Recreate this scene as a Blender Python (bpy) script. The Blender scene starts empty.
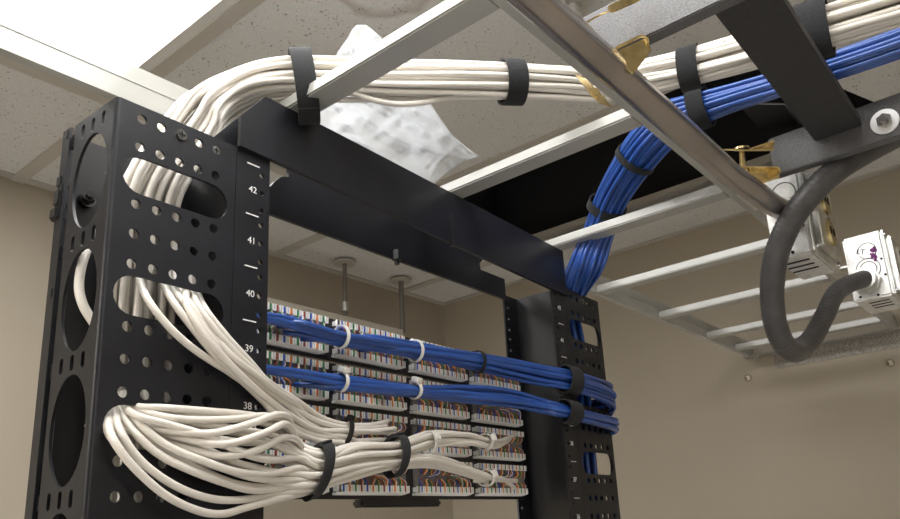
import bpy, bmesh, math, random
from mathutils import Vector, Matrix
random.seed(7)
PI = math.pi
SC = bpy.context.scene
COL = SC.collection
ZO = 1.725            # height of the U38 line above the floor
U = .04445            # one rack unit
G = .4509             # rack opening
WF = .0327            # flange width
WP = .0985            # perforated trough width
DP = .0752            # post depth
TH = -.03037          # room axes turned slightly from the rack's
CR_, SR_ = math.cos(TH), math.sin(TH)

def RM(x, y, z):      # room axes -> rack axes
    return Vector((x*CR_ - y*SR_, x*SR_ + y*CR_, z))

V0 = Vector
# ------------------------------------------------------------------ camera
YAW, PITCH, ROLL, FPX, CX, CY = .94283, .27353, -.06025, 753.924, 478.24, 322.77
CAM = Vector((-.36517, -.47276, -.08052))
_f = Vector((math.sin(YAW)*math.cos(PITCH), math.cos(YAW)*math.cos(PITCH), math.sin(PITCH)))
_r = Vector((math.cos(YAW), -math.sin(YAW), 0)); _u = _r.cross(_f)
_c, _s = math.cos(ROLL), math.sin(ROLL)
RT = _c*_r + _s*_u; UP = -_s*_r + _c*_u; FW = _f

def ray(px, py): return RT*((px-CX)/FPX) - UP*((py-CY)/FPX) + FW
def PZ(px, py, z): d = ray(px, py); return CAM + d*((z-CAM.z)/d.z)
def PY(px, py, y): d = ray(px, py); return CAM + d*((y-CAM.y)/d.y)
def PX(px, py, x): d = ray(px, py); return CAM + d*((x-CAM.x)/d.x)
def PD(px, py, dep): return CAM + ray(px, py)*dep

# ------------------------------------------------------------------ materials
def nodes(name):
    m = bpy.data.materials.new(name); m.use_nodes = True
    nt = m.node_tree; b = nt.nodes['Principled BSDF']
    return m, nt, b
def coords(nt, scale=1.0, kind='Object'):
    tc = nt.nodes.new('ShaderNodeTexCoord'); mp = nt.nodes.new('ShaderNodeMapping')
    mp.inputs['Scale'].default_value = (scale,)*3 if not isinstance(scale, tuple) else scale
    nt.links.new(tc.outputs[kind], mp.inputs['Vector']); return mp.outputs['Vector']
def mat(name, col, rough=.5, metal=0, noise=0, nscale=60, bump=0, bscale=200, spec=.5, coat=0):
    m, nt, b = nodes(name)
    b.inputs['Base Color'].default_value = (*col, 1); b.inputs['Roughness'].default_value = rough
    b.inputs['Metallic'].default_value = metal; b.inputs['Specular IOR Level'].default_value = spec
    b.inputs['Coat Weight'].default_value = coat
    if noise:
        v = coords(nt); n = nt.nodes.new('ShaderNodeTexNoise'); n.inputs['Scale'].default_value = nscale; n.inputs['Detail'].default_value = 5
        nt.links.new(v, n.inputs['Vector'])
        r = nt.nodes.new('ShaderNodeValToRGB')
        r.color_ramp.elements[0].position = .3; r.color_ramp.elements[1].position = .7
        r.color_ramp.elements[0].color = (*[c*(1-noise) for c in col], 1)
        r.color_ramp.elements[1].color = (*[min(1, c*(1+noise)) for c in col], 1)
        nt.links.new(n.outputs['Fac'], r.inputs['Fac']); nt.links.new(r.outputs['Color'], b.inputs['Base Color'])
    if bump:
        v = coords(nt); n = nt.nodes.new('ShaderNodeTexNoise'); n.inputs['Scale'].default_value = bscale; n.inputs['Detail'].default_value = 3
        nt.links.new(v, n.inputs['Vector']); bp = nt.nodes.new('ShaderNodeBump')
        bp.inputs['Strength'].default_value = bump; bp.inputs['Distance'].default_value = .001
        nt.links.new(n.outputs['Fac'], bp.inputs['Height']); nt.links.new(bp.outputs['Normal'], b.inputs['Normal'])
    return m

M = {}
M['rack'] = mat('black_powder_coat', (.0095, .010, .014), .40, 0, .25, 25, .15, 900, .42)
M['rack_in'] = mat('black_painted_steel', (.012, .012, .014), .36, 0, .35, 18, .1, 700)
M['white_ink'] = mat('white_ink', (.85, .85, .85), .6)
M['ladder'] = mat('grey_cream_enamel', (.37, .37, .345), .28, .0, .06, 20, 0, 200, .6, .25)
M['galv'] = mat('galvanized_steel', (.62, .62, .60), .34, .85, .25, 60, .1, 400)
M['galv_box'] = mat('bright_zinc_steel', (.80, .80, .79), .42, .55, .15, 90, .15, 500)
M['emt'] = mat('worn_conduit_steel', (.45, .42, .41), .25, .85, .18, 14, .06, 300)
M['gold'] = mat('yellow_zinc', (.66, .53, .27), .24, .92, .35, 90)
M['chrome'] = mat('chrome', (.55, .55, .56), .15, 1)
M['washer'] = mat('bright_washer', (.85, .85, .86), .3, .6)
M['galv_dark'] = mat('dark_bolt_steel', (.12, .12, .125), .25, .9)
M['darkhole'] = mat('dark_slot', (.01, .01, .01), .8)
M['greybar'] = mat('grey_textured_coat', (.125, .125, .13), .55, .2, .35, 900, .6, 1300)
M['band'] = mat('black_textured_coat', (.030, .030, .031), .6, 0, .2, 400, .2, 900)
M['velcro'] = mat('black_hook_and_loop', (.012, .013, .015), .95, 0, .55, 900, 1.0, 1500)
M['velcro'].node_tree.nodes['Principled BSDF'].inputs['Sheen Weight'].default_value = .06
M['blacktie'] = mat('black_nylon', (.012, .012, .012), .45)
M['ziptie'] = mat('natural_nylon', (.80, .79, .74), .35)
M['white_cable'] = mat('white_pvc', (.74, .70, .64), .36, 0, .05, 30, 0, 0, .5, .15)
M['blue_cable'] = mat('blue_pvc', (.022, .082, .34), .30, 0, .12, 30, 0, 0, .5, .5)
M['white_plastic'] = mat('white_plastic', (.66, .62, .58), .45)
M['block'] = mat('shaded_block_plastic', (.20, .185, .175), .5)  # off-white plastic, with the shade between the strips painted into its colour
M['clip'] = mat('clear_white_clip', (.95, .95, .93), .3)
M['w_blue'] = mat('wire_blue', (.03, .12, .55), .5)
M['w_orange'] = mat('wire_orange', (.85, .27, .04), .5)
M['w_green'] = mat('wire_green', (.03, .26, .09), .5)
M['w_brown'] = mat('wire_brown', (.33, .06, .035), .5)
M['w_white'] = mat('wire_white', (.75, .66, .60), .5)
M['flex'] = mat('grey_liquidtight', (.070, .068, .070), .42, 0, .25, 40)
M['wall'] = mat('beige_wall_paint', (.385, .340, .270), .62, 0, .03, 3, .12, 260)
M['angle'] = mat('speckled_grey_steel', (.30, .285, .26), .55, .2, .4, 260)
M['rod'] = mat('dull_rod', (.20, .19, .175), .5, .3)
M['ledge'] = mat('light_beige_metal', (.62, .58, .50), .5)
M['floor'] = mat('floor_tile', (.66, .67, .69), .5, 0, .1, 8)
M['tee'] = mat('ceiling_grid_paint', (.46, .43, .38), .5)
M['frame'] = mat('troffer_frame', (.62, .61, .58), .45)
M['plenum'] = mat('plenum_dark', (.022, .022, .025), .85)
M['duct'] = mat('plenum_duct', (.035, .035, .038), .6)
M['purple'] = mat('purple_stain', (.25, .05, .25), .7)
M['ink'] = mat('black_ink', (.01, .01, .01), .7)
M['screwhole'] = mat('hole_brass', (.35, .30, .2), .35, .8)

def tile_material():
    m, nt, b = nodes('fissured_ceiling_tile')
    b.inputs['Roughness'].default_value = .9
    v = coords(nt)
    n1 = nt.nodes.new('ShaderNodeTexVoronoi'); n1.inputs['Scale'].default_value = 135; n1.inputs['Randomness'].default_value = 1
    nd = nt.nodes.new('ShaderNodeTexNoise'); nd.inputs['Scale'].default_value = 60; nd.inputs['Detail'].default_value = 2
    add = nt.nodes.new('ShaderNodeVectorMath'); add.operation = 'MULTIPLY_ADD'; add.inputs[1].default_value = (.018,)*3
    nt.links.new(v, nd.inputs['Vector']); nt.links.new(nd.outputs['Color'], add.inputs[0]); nt.links.new(v, add.inputs[2])
    nt.links.new(add.outputs[0], n1.inputs['Vector'])
    r1 = nt.nodes.new('ShaderNodeValToRGB'); r1.color_ramp.elements[0].position = .13; r1.color_ramp.elements[1].position = .26
    r1.color_ramp.elements[0].color = (.35,)*3+(1,); r1.color_ramp.elements[1].color = (1, 1, 1, 1)
    nt.links.new(n1.outputs['Distance'], r1.inputs['Fac'])
    n2 = nt.nodes.new('ShaderNodeTexNoise'); n2.inputs['Scale'].default_value = 60; nt.links.new(v, n2.inputs['Vector'])
    r2 = nt.nodes.new('ShaderNodeValToRGB'); r2.color_ramp.elements[0].position = .45; r2.color_ramp.elements[1].position = .56
    r2.color_ramp.elements[0].color = (1, 1, 1, 1); r2.color_ramp.elements[1].color = (0, 0, 0, 1)
    nt.links.new(n2.outputs['Fac'], r2.inputs['Fac'])
    mx = nt.nodes.new('ShaderNodeMix'); mx.data_type = 'RGBA'; mx.inputs[6].default_value = (1, 1, 1, 1)
    nt.links.new(r2.outputs['Color'], mx.inputs[0]); nt.links.new(r1.outputs['Color'], mx.inputs[7]); 
    n3 = nt.nodes.new('ShaderNodeTexNoise'); n3.inputs['Scale'].default_value = 500; nt.links.new(v, n3.inputs['Vector'])
    r3 = nt.nodes.new('ShaderNodeValToRGB'); r3.color_ramp.elements[0].position = .3; r3.color_ramp.elements[1].position = .7
    r3.color_ramp.elements[0].color = (.58, .57, .55, 1); r3.color_ramp.elements[1].color = (.70, .69, .665, 1)
    nt.links.new(n3.outputs['Fac'], r3.inputs['Fac'])
    mu = nt.nodes.new('ShaderNodeMix'); mu.data_type = 'RGBA'; mu.blend_type = 'MULTIPLY'; mu.inputs[0].default_value = 1
    nt.links.new(r3.outputs['Color'], mu.inputs[6]); nt.links.new(mx.outputs[2], mu.inputs[7])
    # an old ring-shaped water stain on one tile
    st = RM(.30, .155, .648) + Vector((0, 0, ZO))
    sub = nt.nodes.new('ShaderNodeVectorMath'); sub.operation = 'DISTANCE'; sub.inputs[1].default_value = st
    n4 = nt.nodes.new('ShaderNodeTexNoise'); n4.inputs['Scale'].default_value = 14; nt.links.new(v, n4.inputs['Vector'])
    ma = nt.nodes.new('ShaderNodeVectorMath'); ma.operation = 'MULTIPLY_ADD'; ma.inputs[1].default_value = (.05,)*3
    nt.links.new(n4.outputs['Color'], ma.inputs[0]); nt.links.new(v, ma.inputs[2]); nt.links.new(ma.outputs[0], sub.inputs[0])
    r4 = nt.nodes.new('ShaderNodeValToRGB'); e = r4.color_ramp.elements
    e[0].position = .050; e[0].color = (0, 0, 0, 1); e[1].position = .066; e[1].color = (.5, .5, .5, 1)
    e2 = e.new(.074); e2.color = (0, 0, 0, 1)
    nt.links.new(sub.outputs['Value'], r4.inputs['Fac'])
    ms = nt.nodes.new('ShaderNodeMix'); ms.data_type = 'RGBA'; ms.inputs[7].default_value = (.28, .20, .15, 1)
    nt.links.new(r4.outputs['Color'], ms.inputs[0]); nt.links.new(mu.outputs[2], ms.inputs[6]); nt.links.new(ms.outputs[2], b.inputs['Base Color'])
    bp = nt.nodes.new('ShaderNodeBump'); bp.inputs['Strength'].default_value = .5; bp.inputs['Distance'].default_value = .002
    nt.links.new(mx.outputs[2], bp.inputs['Height']); nt.links.new(bp.outputs['Normal'], b.inputs['Normal'])
    return m
M['tile'] = tile_material()

def emis(name, col, s):
    m, nt, b = nodes(name); b.inputs['Base Color'].default_value = (.9, .9, .9, 1)
    b.inputs['Emission Color'].default_value = (*col, 1); b.inputs['Emission Strength'].default_value = s; return m
M['diffuser'] = emis('lit_diffuser', (1, .985, .96), 4.9)
M['diffuser2'] = emis('lit_diffuser_room', (1, .96, .90), 6.0)
M['diffuser3'] = emis('lit_diffuser_left', (1, .96, .90), 15.0)

def bag_material():
    m, nt, b = nodes('thin_clear_plastic'); out = nt.nodes['Material Output']
    b.inputs['Base Color'].default_value = (.84, .86, .88, 1); b.inputs['Roughness'].default_value = .16
    b.inputs['Specular IOR Level'].default_value = .9
    tl = nt.nodes.new('ShaderNodeBsdfTranslucent'); tl.inputs['Color'].default_value = (.88, .90, .93, 1)
    tr = nt.nodes.new('ShaderNodeBsdfTransparent')
    m1 = nt.nodes.new('ShaderNodeMixShader'); m1.inputs[0].default_value = .30
    nt.links.new(b.outputs[0], m1.inputs[1]); nt.links.new(tl.outputs[0], m1.inputs[2])
    m2 = nt.nodes.new('ShaderNodeMixShader')
    v = coords(nt); n = nt.nodes.new('ShaderNodeTexNoise'); n.inputs['Scale'].default_value = 22; n.inputs['Detail'].default_value = 4; n.inputs['Distortion'].default_value = 1.5
    nt.links.new(v, n.inputs['Vector']); mr = nt.nodes.new('ShaderNodeMapRange')
    mr.inputs['From Min'].default_value = .35; mr.inputs['From Max'].default_value = .65
    mr.inputs['To Min'].default_value = .72; mr.inputs['To Max'].default_value = .86
    nt.links.new(n.outputs['Fac'], mr.inputs['Value']); nt.links.new(mr.outputs[0], m2.inputs[0])
    nt.links.new(tr.outputs[0], m2.inputs[1]); nt.links.new(m1.outputs[0], m2.inputs[2]); nt.links.new(m2.outputs[0], out.inputs['Surface'])
    return m
M['bag'] = bag_material()

# ------------------------------------------------------------------ mesh helpers
def tag(o, label=None, cat=None, group=None, kind=None):
    if label: o['label'] = label
    if cat: o['category'] = cat
    if group: o['group'] = group
    if kind: o['kind'] = kind
    return o

def link_mesh(name, me, mats, parent=None, base=None, smooth=False):
    """me is in rack coordinates (z measured from the U38 line); the object's origin goes to base"""
    if parent is not None: b = Vector(parent['_b'])
    else:
        if base is None:
            vs = [v.co for v in me.vertices]
            base = Vector((sum(v.x for v in vs)/len(vs), sum(v.y for v in vs)/len(vs), min(v.z for v in vs)))
        b = Vector(base)
    me.transform(Matrix.Translation(-b))
    if not isinstance(mats, (list, tuple)): mats = [mats]
    if len(me.materials) == 0:
        for m in mats: me.materials.append(m)
    if smooth:
        for p in me.polygons: p.use_smooth = True
        if smooth == 'auto':
            me.set_sharp_from_angle(angle=math.radians(40))
    o = bpy.data.objects.new(name, me); COL.objects.link(o)
    o['_b'] = tuple(b)
    if parent is None: o.location = b + Vector((0, 0, ZO))
    else: o.parent = parent
    return o

def empty(name, base):
    o = bpy.data.objects.new(name, None); COL.objects.link(o); o['_b'] = tuple(base)
    o.empty_display_size = .02
    o.location = Vector(base) + Vector((0, 0, ZO)); return o

def bmfin(name, bm, mats, parent=None, base=None, smooth=False):
    bmesh.ops.recalc_face_normals(bm, faces=bm.faces)
    me = bpy.data.meshes.new(name); bm.to_mesh(me); bm.free()
    return link_mesh(name, me, mats, parent, base, smooth)

def box8(bm, pts, mi=0):
    v = [bm.verts.new(p) for p in pts]      # bottom 4 then top 4
    for f in ((0, 1, 2, 3), (4, 7, 6, 5), (0, 4, 5, 1), (1, 5, 6, 2), (2, 6, 7, 3), (3, 7, 4, 0)):
        q = bm.faces.new([v[i] for i in f]); q.material_index = mi
    return v
def box(bm, x0, x1, y0, y1, z0, z1, room=False, mi=0):
    pts = [(x0, y0, z0), (x1, y0, z0), (x1, y1, z0), (x0, y1, z0), (x0, y0, z1), (x1, y0, z1), (x1, y1, z1), (x0, y1, z1)]
    if room: pts = [RM(*p) for p in pts]
    return box8(bm, pts, mi)
def bevel(bm, w, seg=2):
    bmesh.ops.bevel(bm, geom=list(bm.edges), offset=w, segments=seg, affect='EDGES', clamp_overlap=True)
def frame_box(bm, o, a, b, c, mi=0):
    """box centred at o with half-axes a,b,c"""
    pts = [o-a-b-c, o+a-b-c, o+a+b-c, o-a+b-c, o-a-b+c, o+a-b+c, o+a+b+c, o-a+b+c]
    return box8(bm, pts, mi)

def cr(ps, t):
    n = len(ps)-1; x = min(max(t, 0), 1)*n; i = min(int(x), n-1); f = x-i
    p0 = ps[max(i-1, 0)]; p1 = ps[i]; p2 = ps[i+1]; p3 = ps[min(i+2, n)]
    return ((p1*2) + (p2-p0)*f + (p0*2-p1*5+p2*4-p3)*f*f + (p1*3-p0-p2*3+p3)*f*f*f)*.5

def sweep(bm, pts, rad, sides=9, mi=0, caps=True, rfun=None):
    n = len(pts); T = []
    for i in range(n):
        d = pts[min(i+1, n-1)] - pts[max(i-1, 0)]
        T.append(d.normalized() if d.length > 1e-9 else (T[-1] if T else Vector((0, 0, 1))))
    ref = Vector((0, 0, 1)) if abs(T[0].z) < .9 else Vector((1, 0, 0))
    N = (ref - T[0]*ref.dot(T[0])).normalized(); rings = []
    for i in range(n):
        N = (N - T[i]*N.dot(T[i]));  N.normalize(); B = T[i].cross(N)
        r = rad if rfun is None else rfun(i)
        rings.append([bm.verts.new(pts[i] + (N*math.cos(2*PI*k/sides) + B*math.sin(2*PI*k/sides))*r) for k in range(sides)])
    for i in range(n-1):
        for k in range(sides):
            f = bm.faces.new((rings[i][k], rings[i][(k+1) % sides], rings[i+1][(k+1) % sides], rings[i+1][k])); f.material_index = mi
    if caps:
        bm.faces.new(rings[0][::-1]).material_index = mi; bm.faces.new(rings[-1]).material_index = mi

def curve_pts(ctrl, n):
    return [cr(ctrl, i/(n-1)) for i in range(n)]

def cyl(bm, p0, p1, r, sides=16, mi=0, r1=None):
    d = (p1-p0).normalized(); ref = Vector((0, 0, 1)) if abs(d.z) < .9 else Vector((1, 0, 0))
    N = (ref-d*ref.dot(d)).normalized(); B = d.cross(N); r1 = r if r1 is None else r1
    a = [bm.verts.new(p0+(N*math.cos(2*PI*k/sides)+B*math.sin(2*PI*k/sides))*r) for k in range(sides)]
    b = [bm.verts.new(p1+(N*math.cos(2*PI*k/sides)+B*math.sin(2*PI*k/sides))*r1) for k in range(sides)]
    for k in range(sides):
        bm.faces.new((a[k], a[(k+1) % sides], b[(k+1) % sides], b[k])).material_index = mi
    bm.faces.new(a[::-1]).material_index = mi; bm.faces.new(b).material_index = mi

def plate_mesh(name, outline, holes, thick, mtx, bev=.0006):
    """flat sheet with cut holes (2D curve filled and given thickness), placed by mtx (local x,y in plane, z normal)"""
    cu = bpy.data.curves.new(name, 'CURVE'); cu.dimensions = '2D'; cu.fill_mode = 'BOTH'; cu.extrude = thick/2
    for pl in [outline]+holes:
        s = cu.splines.new('POLY'); s.points.add(len(pl)-1)
        for p, q in zip(s.points, pl): p.co = (q[0], q[1], 0, 1)
        s.use_cyclic_u = True
    o = bpy.data.objects.new(name, cu); COL.objects.link(o)
    dg = bpy.context.evaluated_depsgraph_get(); dg.update()
    me = bpy.data.meshes.new_from_object(o.evaluated_get(dg))
    bpy.data.objects.remove(o); bpy.data.curves.remove(cu)
    me.transform(mtx); me.materials.clear(); return me

def circ(cx, cy, r, n=18, ry=None):
    ry = ry or r
    return [(cx+r*math.cos(2*PI*k/n), cy+ry*math.sin(2*PI*k/n)) for k in range(n)]
def stadium(cx, cy, hw, hh, n=10):
    """rounded slot, long in x"""
    if hw >= hh:
        a = [(cx+hw-hh+hh*math.cos(-PI/2+PI*k/n), cy+hh*math.sin(-PI/2+PI*k/n)) for k in range(n+1)]
        b = [(cx-hw+hh+hh*math.cos(PI/2+PI*k/n), cy+hh*math.sin(PI/2+PI*k/n)) for k in range(n+1)]
    else:
        a = [(cx+hw*math.cos(PI*k/n), cy+hh-hw+hw*math.sin(PI*k/n)) for k in range(n+1)]
        b = [(cx+hw*math.cos(PI+PI*k/n), cy-hh+hw+hw*math.sin(PI+PI*k/n)) for k in range(n+1)]
    return a+b
def MXZ(y):   # local (x,y) -> rack (x,z) at depth y
    return Matrix(((1, 0, 0, 0), (0, 0, -1, y), (0, 1, 0, 0), (0, 0, 0, 1)))
def MYZ(x):   # local (x,y) -> rack (y,z) at x
    return Matrix(((0, 0, 1, x), (1, 0, 0, 0), (0, 1, 0, 0), (0, 0, 0, 1)))

def text_mesh(s, size, mtx, ext=.0002):
    cu = bpy.data.curves.new('t', 'FONT'); cu.body = s; cu.size = size; cu.align_x = 'CENTER'; cu.align_y = 'CENTER'; cu.extrude = ext
    o = bpy.data.objects.new('t', cu); COL.objects.link(o)
    dg = bpy.context.evaluated_depsgraph_get(); dg.update()
    me = bpy.data.meshes.new_from_object(o.evaluated_get(dg)); bpy.data.objects.remove(o); bpy.data.curves.remove(cu)
    me.transform(mtx); me.materials.clear(); return me
def join_meshes(name, mes):
    bm = bmesh.new()
    for me in mes: bm.from_mesh(me); bpy.data.meshes.remove(me)
    me = bpy.data.meshes.new(name); bm.to_mesh(me); bm.free(); return me

# ------------------------------------------------------------------ the room
ZC = .648
XR, YB = 1.445, 1.045
XL, YF = -2.7, -3.0
ZF = -ZO
def struct(name, bm, m, smooth=False, base=None):
    o = bmfin(name, bm, m, None, base, smooth); o['kind'] = 'structure'; return o
bm = bmesh.new(); box(bm, XL-.1, XR+.1, YF-.1, YB+.1, ZF-.05, ZF, True); struct('floor', bm, M['floor'])
for nm, a in (('wall_right', (XR, XR+.1, YF-.1, YB+.1)), ('wall_left', (XL-.1, XL, YF-.1, YB+.1)),
              ('wall_back', (XL, XR, YB, YB+.1)), ('wall_front', (XL, XR, YF-.1, YF))):
    bm = bmesh.new(); box(bm, *a, ZF, 1.35, True); struct(nm, bm, M['wall'])
# ceiling: tiles laid between grid lines, one tile missing (open plenum above)
TX = [-2.285, -1.675, -1.065, -.455, .155, .765, 1.225]
TY = [-1.80, -.58, .64]
T1 = .023
bm = bmesh.new()
xs = [XL] + TX + [XR]; ys = [YF] + TY + [YB]
HOLE = (.765, 1.225)
def lit(i, j): return (xs[i], ys[j]) in ((-.455, -.58), (-2.285, -.58), (-.455, YF))
for i in range(len(xs)-1):
    for j in range(len(ys)-1):
        if lit(i, j): continue
        x0, x1, y0, y1 = xs[i], xs[i+1], ys[j], ys[j+1]
        if abs(x0-.765) < .01 and abs(y0+.58) < .01:
            # broken tile: only its near end is left in the grid, cut on a slant
            P = [(x0, y0), (x1, y0), (x1, -.365), (1.0, -.283), (x0, -.283)]
            lo = [bm.verts.new(RM(a, b, ZC)) for a, b in P]; hi = [bm.verts.new(RM(a, b, ZC+.014)) for a, b in P]
            bm.faces.new(lo); bm.faces.new(hi[::-1])
            for k in range(5): bm.faces.new((lo[k], hi[k], hi[(k+1) % 5], lo[(k+1) % 5]))
            continue
        box(bm, x0, x1, y0, y1, ZC, ZC+.014, True)
ceil = struct('ceiling', bm, M['tile'], False, Vector((0, 0, -ZO)))
n_tr = 0
def trim(x0, x1, y0, y1, z0, z1, m, cham=None):
    global n_tr
    n_tr += 1; bm = bmesh.new(); box(bm, x0, x1, y0, y1, z0, z1, True); return struct('trim_%d' % n_tr, bm, m)
for x in TX: trim(x, x+T1, YF, YB, ZC-.006, ZC+.03, M['tee'])
for y in TY:
    for x0, x1 in ((XL, TX[0]),) + tuple((TX[i]+T1, (TX+[XR])[i+1]) for i in range(len(TX))):
        if x0 > .7 and x0 < 1.2 and y < 0: pass
        trim(x0, x1, y, y+T1, ZC-.006, ZC+.03, M['tee'])
trim(XL, XR, YB-.02, YB, ZC-.004, ZC+.02, M['tee']); trim(XR-.02, XR, YF, YB-.02, ZC-.004, ZC+.02, M['tee'])
# plenum above
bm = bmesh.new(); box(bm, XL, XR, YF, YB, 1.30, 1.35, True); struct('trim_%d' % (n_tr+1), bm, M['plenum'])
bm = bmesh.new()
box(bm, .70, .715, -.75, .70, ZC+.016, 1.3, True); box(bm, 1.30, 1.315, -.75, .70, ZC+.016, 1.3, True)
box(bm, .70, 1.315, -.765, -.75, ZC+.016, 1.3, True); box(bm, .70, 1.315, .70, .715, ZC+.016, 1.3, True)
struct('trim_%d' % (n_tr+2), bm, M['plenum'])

# troffers
def troffer(x0, y0, x1, y1, m, label):
    t = empty('ceiling_light', RM((x0+x1)/2, (y0+y1)/2, ZC)); tag(t, label, 'ceiling light', 'fluorescent panels in the ceiling grid')
    bm = bmesh.new(); w = .016
    a0, a1, b0, b1 = x0+T1, x1, y0+T1, y1
    for q in ((a0, a1, b0, b0+w), (a0, a1, b1-w, b1), (a0, a0+w, b0+w, b1-w), (a1-w, a1, b0+w, b1-w)):
        box(bm, *q, ZC-.004, ZC+.03, True)
    bmfin('frame', bm, M['frame'], t)
    bm = bmesh.new(); box(bm, a0+w, a1-w, b0+w, b1-w, ZC+.002, ZC+.008, True); bmfin('diffuser', bm, m, t)
    return t
troffer(-.455, -.58, .155, .64, M['diffuser'], 'lit white ceiling light panel above the left post of the rack')
troffer(-2.285, -.58, -1.675, .64, M['diffuser3'], 'lit ceiling light panel far off to the left of the rack')
troffer(-.455, YF, .155, -1.80, M['diffuser2'], 'lit ceiling light panel near the front wall behind the camera')

# ------------------------------------------------------------------ the rack
rack = empty('equipment_rack', (G/2, DP/2, -ZO))
tag(rack, 'black open-frame steel equipment rack with perforated posts and white unit numbers', 'rack')
ZT = .2325; ZB = -ZO
ZCUT = -.62    # perforations modelled down to here (below the picture the posts run on to the floor)
HX = [.0181, .0336, .0491, .0646, .0801]     # hole columns measured from the outer corner
def mirror_x(me):
    me.transform(Matrix(((-1, 0, 0, G), (0, 1, 0, 0), (0, 0, 1, 0), (0, 0, 0, 1)))); me.flip_normals(); return me
def both(fn, side):
    me = fn(); return mirror_x(me) if side else me

xo = -WF-WP
def perforated():
    xo = -WF-WP
    holes = []
    k = 0
    z = 2*2*U     # .1778
    for s in range(-7, 3):
        zc = s*2*U
        holes.append(stadium(xo+.049, zc, .0425, .0142))
        for dz in (U*.5, U, U*1.5):
            if dz == U*1.5 or True:
                for hx in HX: holes.append(circ(xo+hx, zc+dz, .0038, 14))
    holes = [h for h in holes if max(p[1] for p in h) < ZT-.003]
    out = [(xo+.002, ZB), (-WF-.0004, ZB), (-WF-.0004, ZT), (xo+.002, ZT)]
    return plate_mesh('perforated_panel', out, holes, .0022, MXZ(0.0))
def side():
    holes = []
    for s in range(-7, 3):
        zc = s*2*U
        holes.append(circ(.0295, zc, .0235, 32, .0365))
        for hy in (.0165, .031, .0455): holes.append(stadium(hy, zc+U, .0024, .0058))
    holes = [h for h in holes if max(p[1] for p in h) < ZT-.001]
    out = [(.002, ZB), (.0585, ZB), (.0585, ZT), (.002, ZT)]
    me = plate_mesh('side_panel', out, holes, .0022, MYZ(-WF-WP))
    return me
def corner():     # rounded outer corner joining perforated panel and side panel, and the rear lip strip
    bm = bmesh.new(); xo = -WF-WP
    prof = []
    for k in range(7):
        a = PI + (PI/2)*k/6
        prof.append((xo+.002+.0031*math.cos(a), .002+.0031*math.sin(a)))
    inner = [(xo+.002+.0009*math.cos(PI+(PI/2)*k/6), .002+.0009*math.sin(PI+(PI/2)*k/6)) for k in range(6, -1, -1)]
    pr = prof+inner
    lo = [bm.verts.new((x, y, ZB)) for x, y in pr]; hi = [bm.verts.new((x, y, ZT)) for x, y in pr]
    n = len(pr)
    for k in range(n): bm.faces.new((lo[k], lo[(k+1) % n], hi[(k+1) % n], hi[k]))
    for k in range(6):
        bm.faces.new((lo[k], lo[k+1], lo[n-2-k], lo[n-1-k])); bm.faces.new((hi[n-1-k], hi[n-2-k], hi[k+1], hi[k]))
    bmesh.ops.recalc_face_normals(bm, faces=bm.faces)
    me = bpy.data.meshes.new('c'); bm.to_mesh(me); bm.free(); return me
def rear_strip():
    bm = bmesh.new(); xo = -WF-WP
    box(bm, xo-.0011, xo+.0011, .0665, .0775, ZB, ZT+.002)
    box(bm, xo+.0011, xo+.011, .0755, .0775, ZB, ZT+.002)
    for z in (.227, .182, .172, .1): box(bm, xo-.0018, xo-.0011, .0695, .0725, z, z+.006)
    for k in range(-7, 3):      # ties that hold the strip to the side panel
        box(bm, xo+.0011, xo+.0031, .055, .070, k*2*U+.040, k*2*U+.050)
    bmesh.ops.recalc_face_normals(bm, faces=bm.faces)
    me = bpy.data.meshes.new('c'); bm.to_mesh(me); bm.free(); return me
def web():
    bm = bmesh.new()
    box(bm, -WF-.0012, -WF+.0012, .0012, DP-.0012, ZB, ZT)
    bmesh.ops.recalc_face_normals(bm, faces=bm.faces)
    me = bpy.data.meshes.new('c'); bm.to_mesh(me); bm.free(); return me
def flange(y):
    def f():
        holes = []
        for k in range(-14, 5):
            for dz in (.00635, .02222, .0381): holes.append(circ(-.0079, k*U+dz, .0024, 10))
        holes = [h for h in holes if max(p[1] for p in h) < ZT-.001]
        out = [(-WF+.0002, ZB), (0, ZB), (0, ZT), (-WF+.0002, ZT)]
        return plate_mesh('flange', out, holes, .0024, MXZ(y))
    return f
def rear_plate():
    holes = []
    for k in range(-13, 10):
        for hx in (HX[1], HX[3]): holes.append(circ(xo+hx, k*U*.5+.011, .0022, 8))
    out = [(xo+.0112, ZB), (-WF-.0013, ZB), (-WF-.0013, ZT), (xo+.0112, ZT)]
    return plate_mesh('rear_panel', out, holes, .0016, MXZ(.0749))
def ticks(side, post):
    for k in range(-3, 6):
        bm = bmesh.new(); box(bm, -.0228, -.0108, -.0019, -.0012, k*U-.00045, k*U+.00045)
        me = bpy.data.meshes.new('tick_line'); bm.to_mesh(me); bm.free()
        if side: mirror_x(me)
        o = link_mesh('tick_line', me, M['white_ink'], post); o['label'] = 'white printed unit line'
    for k in range(-3, 5):
        cx = -.0165 if not side else G+.0165
        mt = Matrix.Translation((cx, -.0013, (k+.5)*U)) @ Matrix.Rotation(PI/2, 4, 'X')
        o = link_mesh('unit_number', text_mesh(str(38+k), .0078, mt), M['white_ink'], post); o['label'] = 'white printed unit number'
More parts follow.
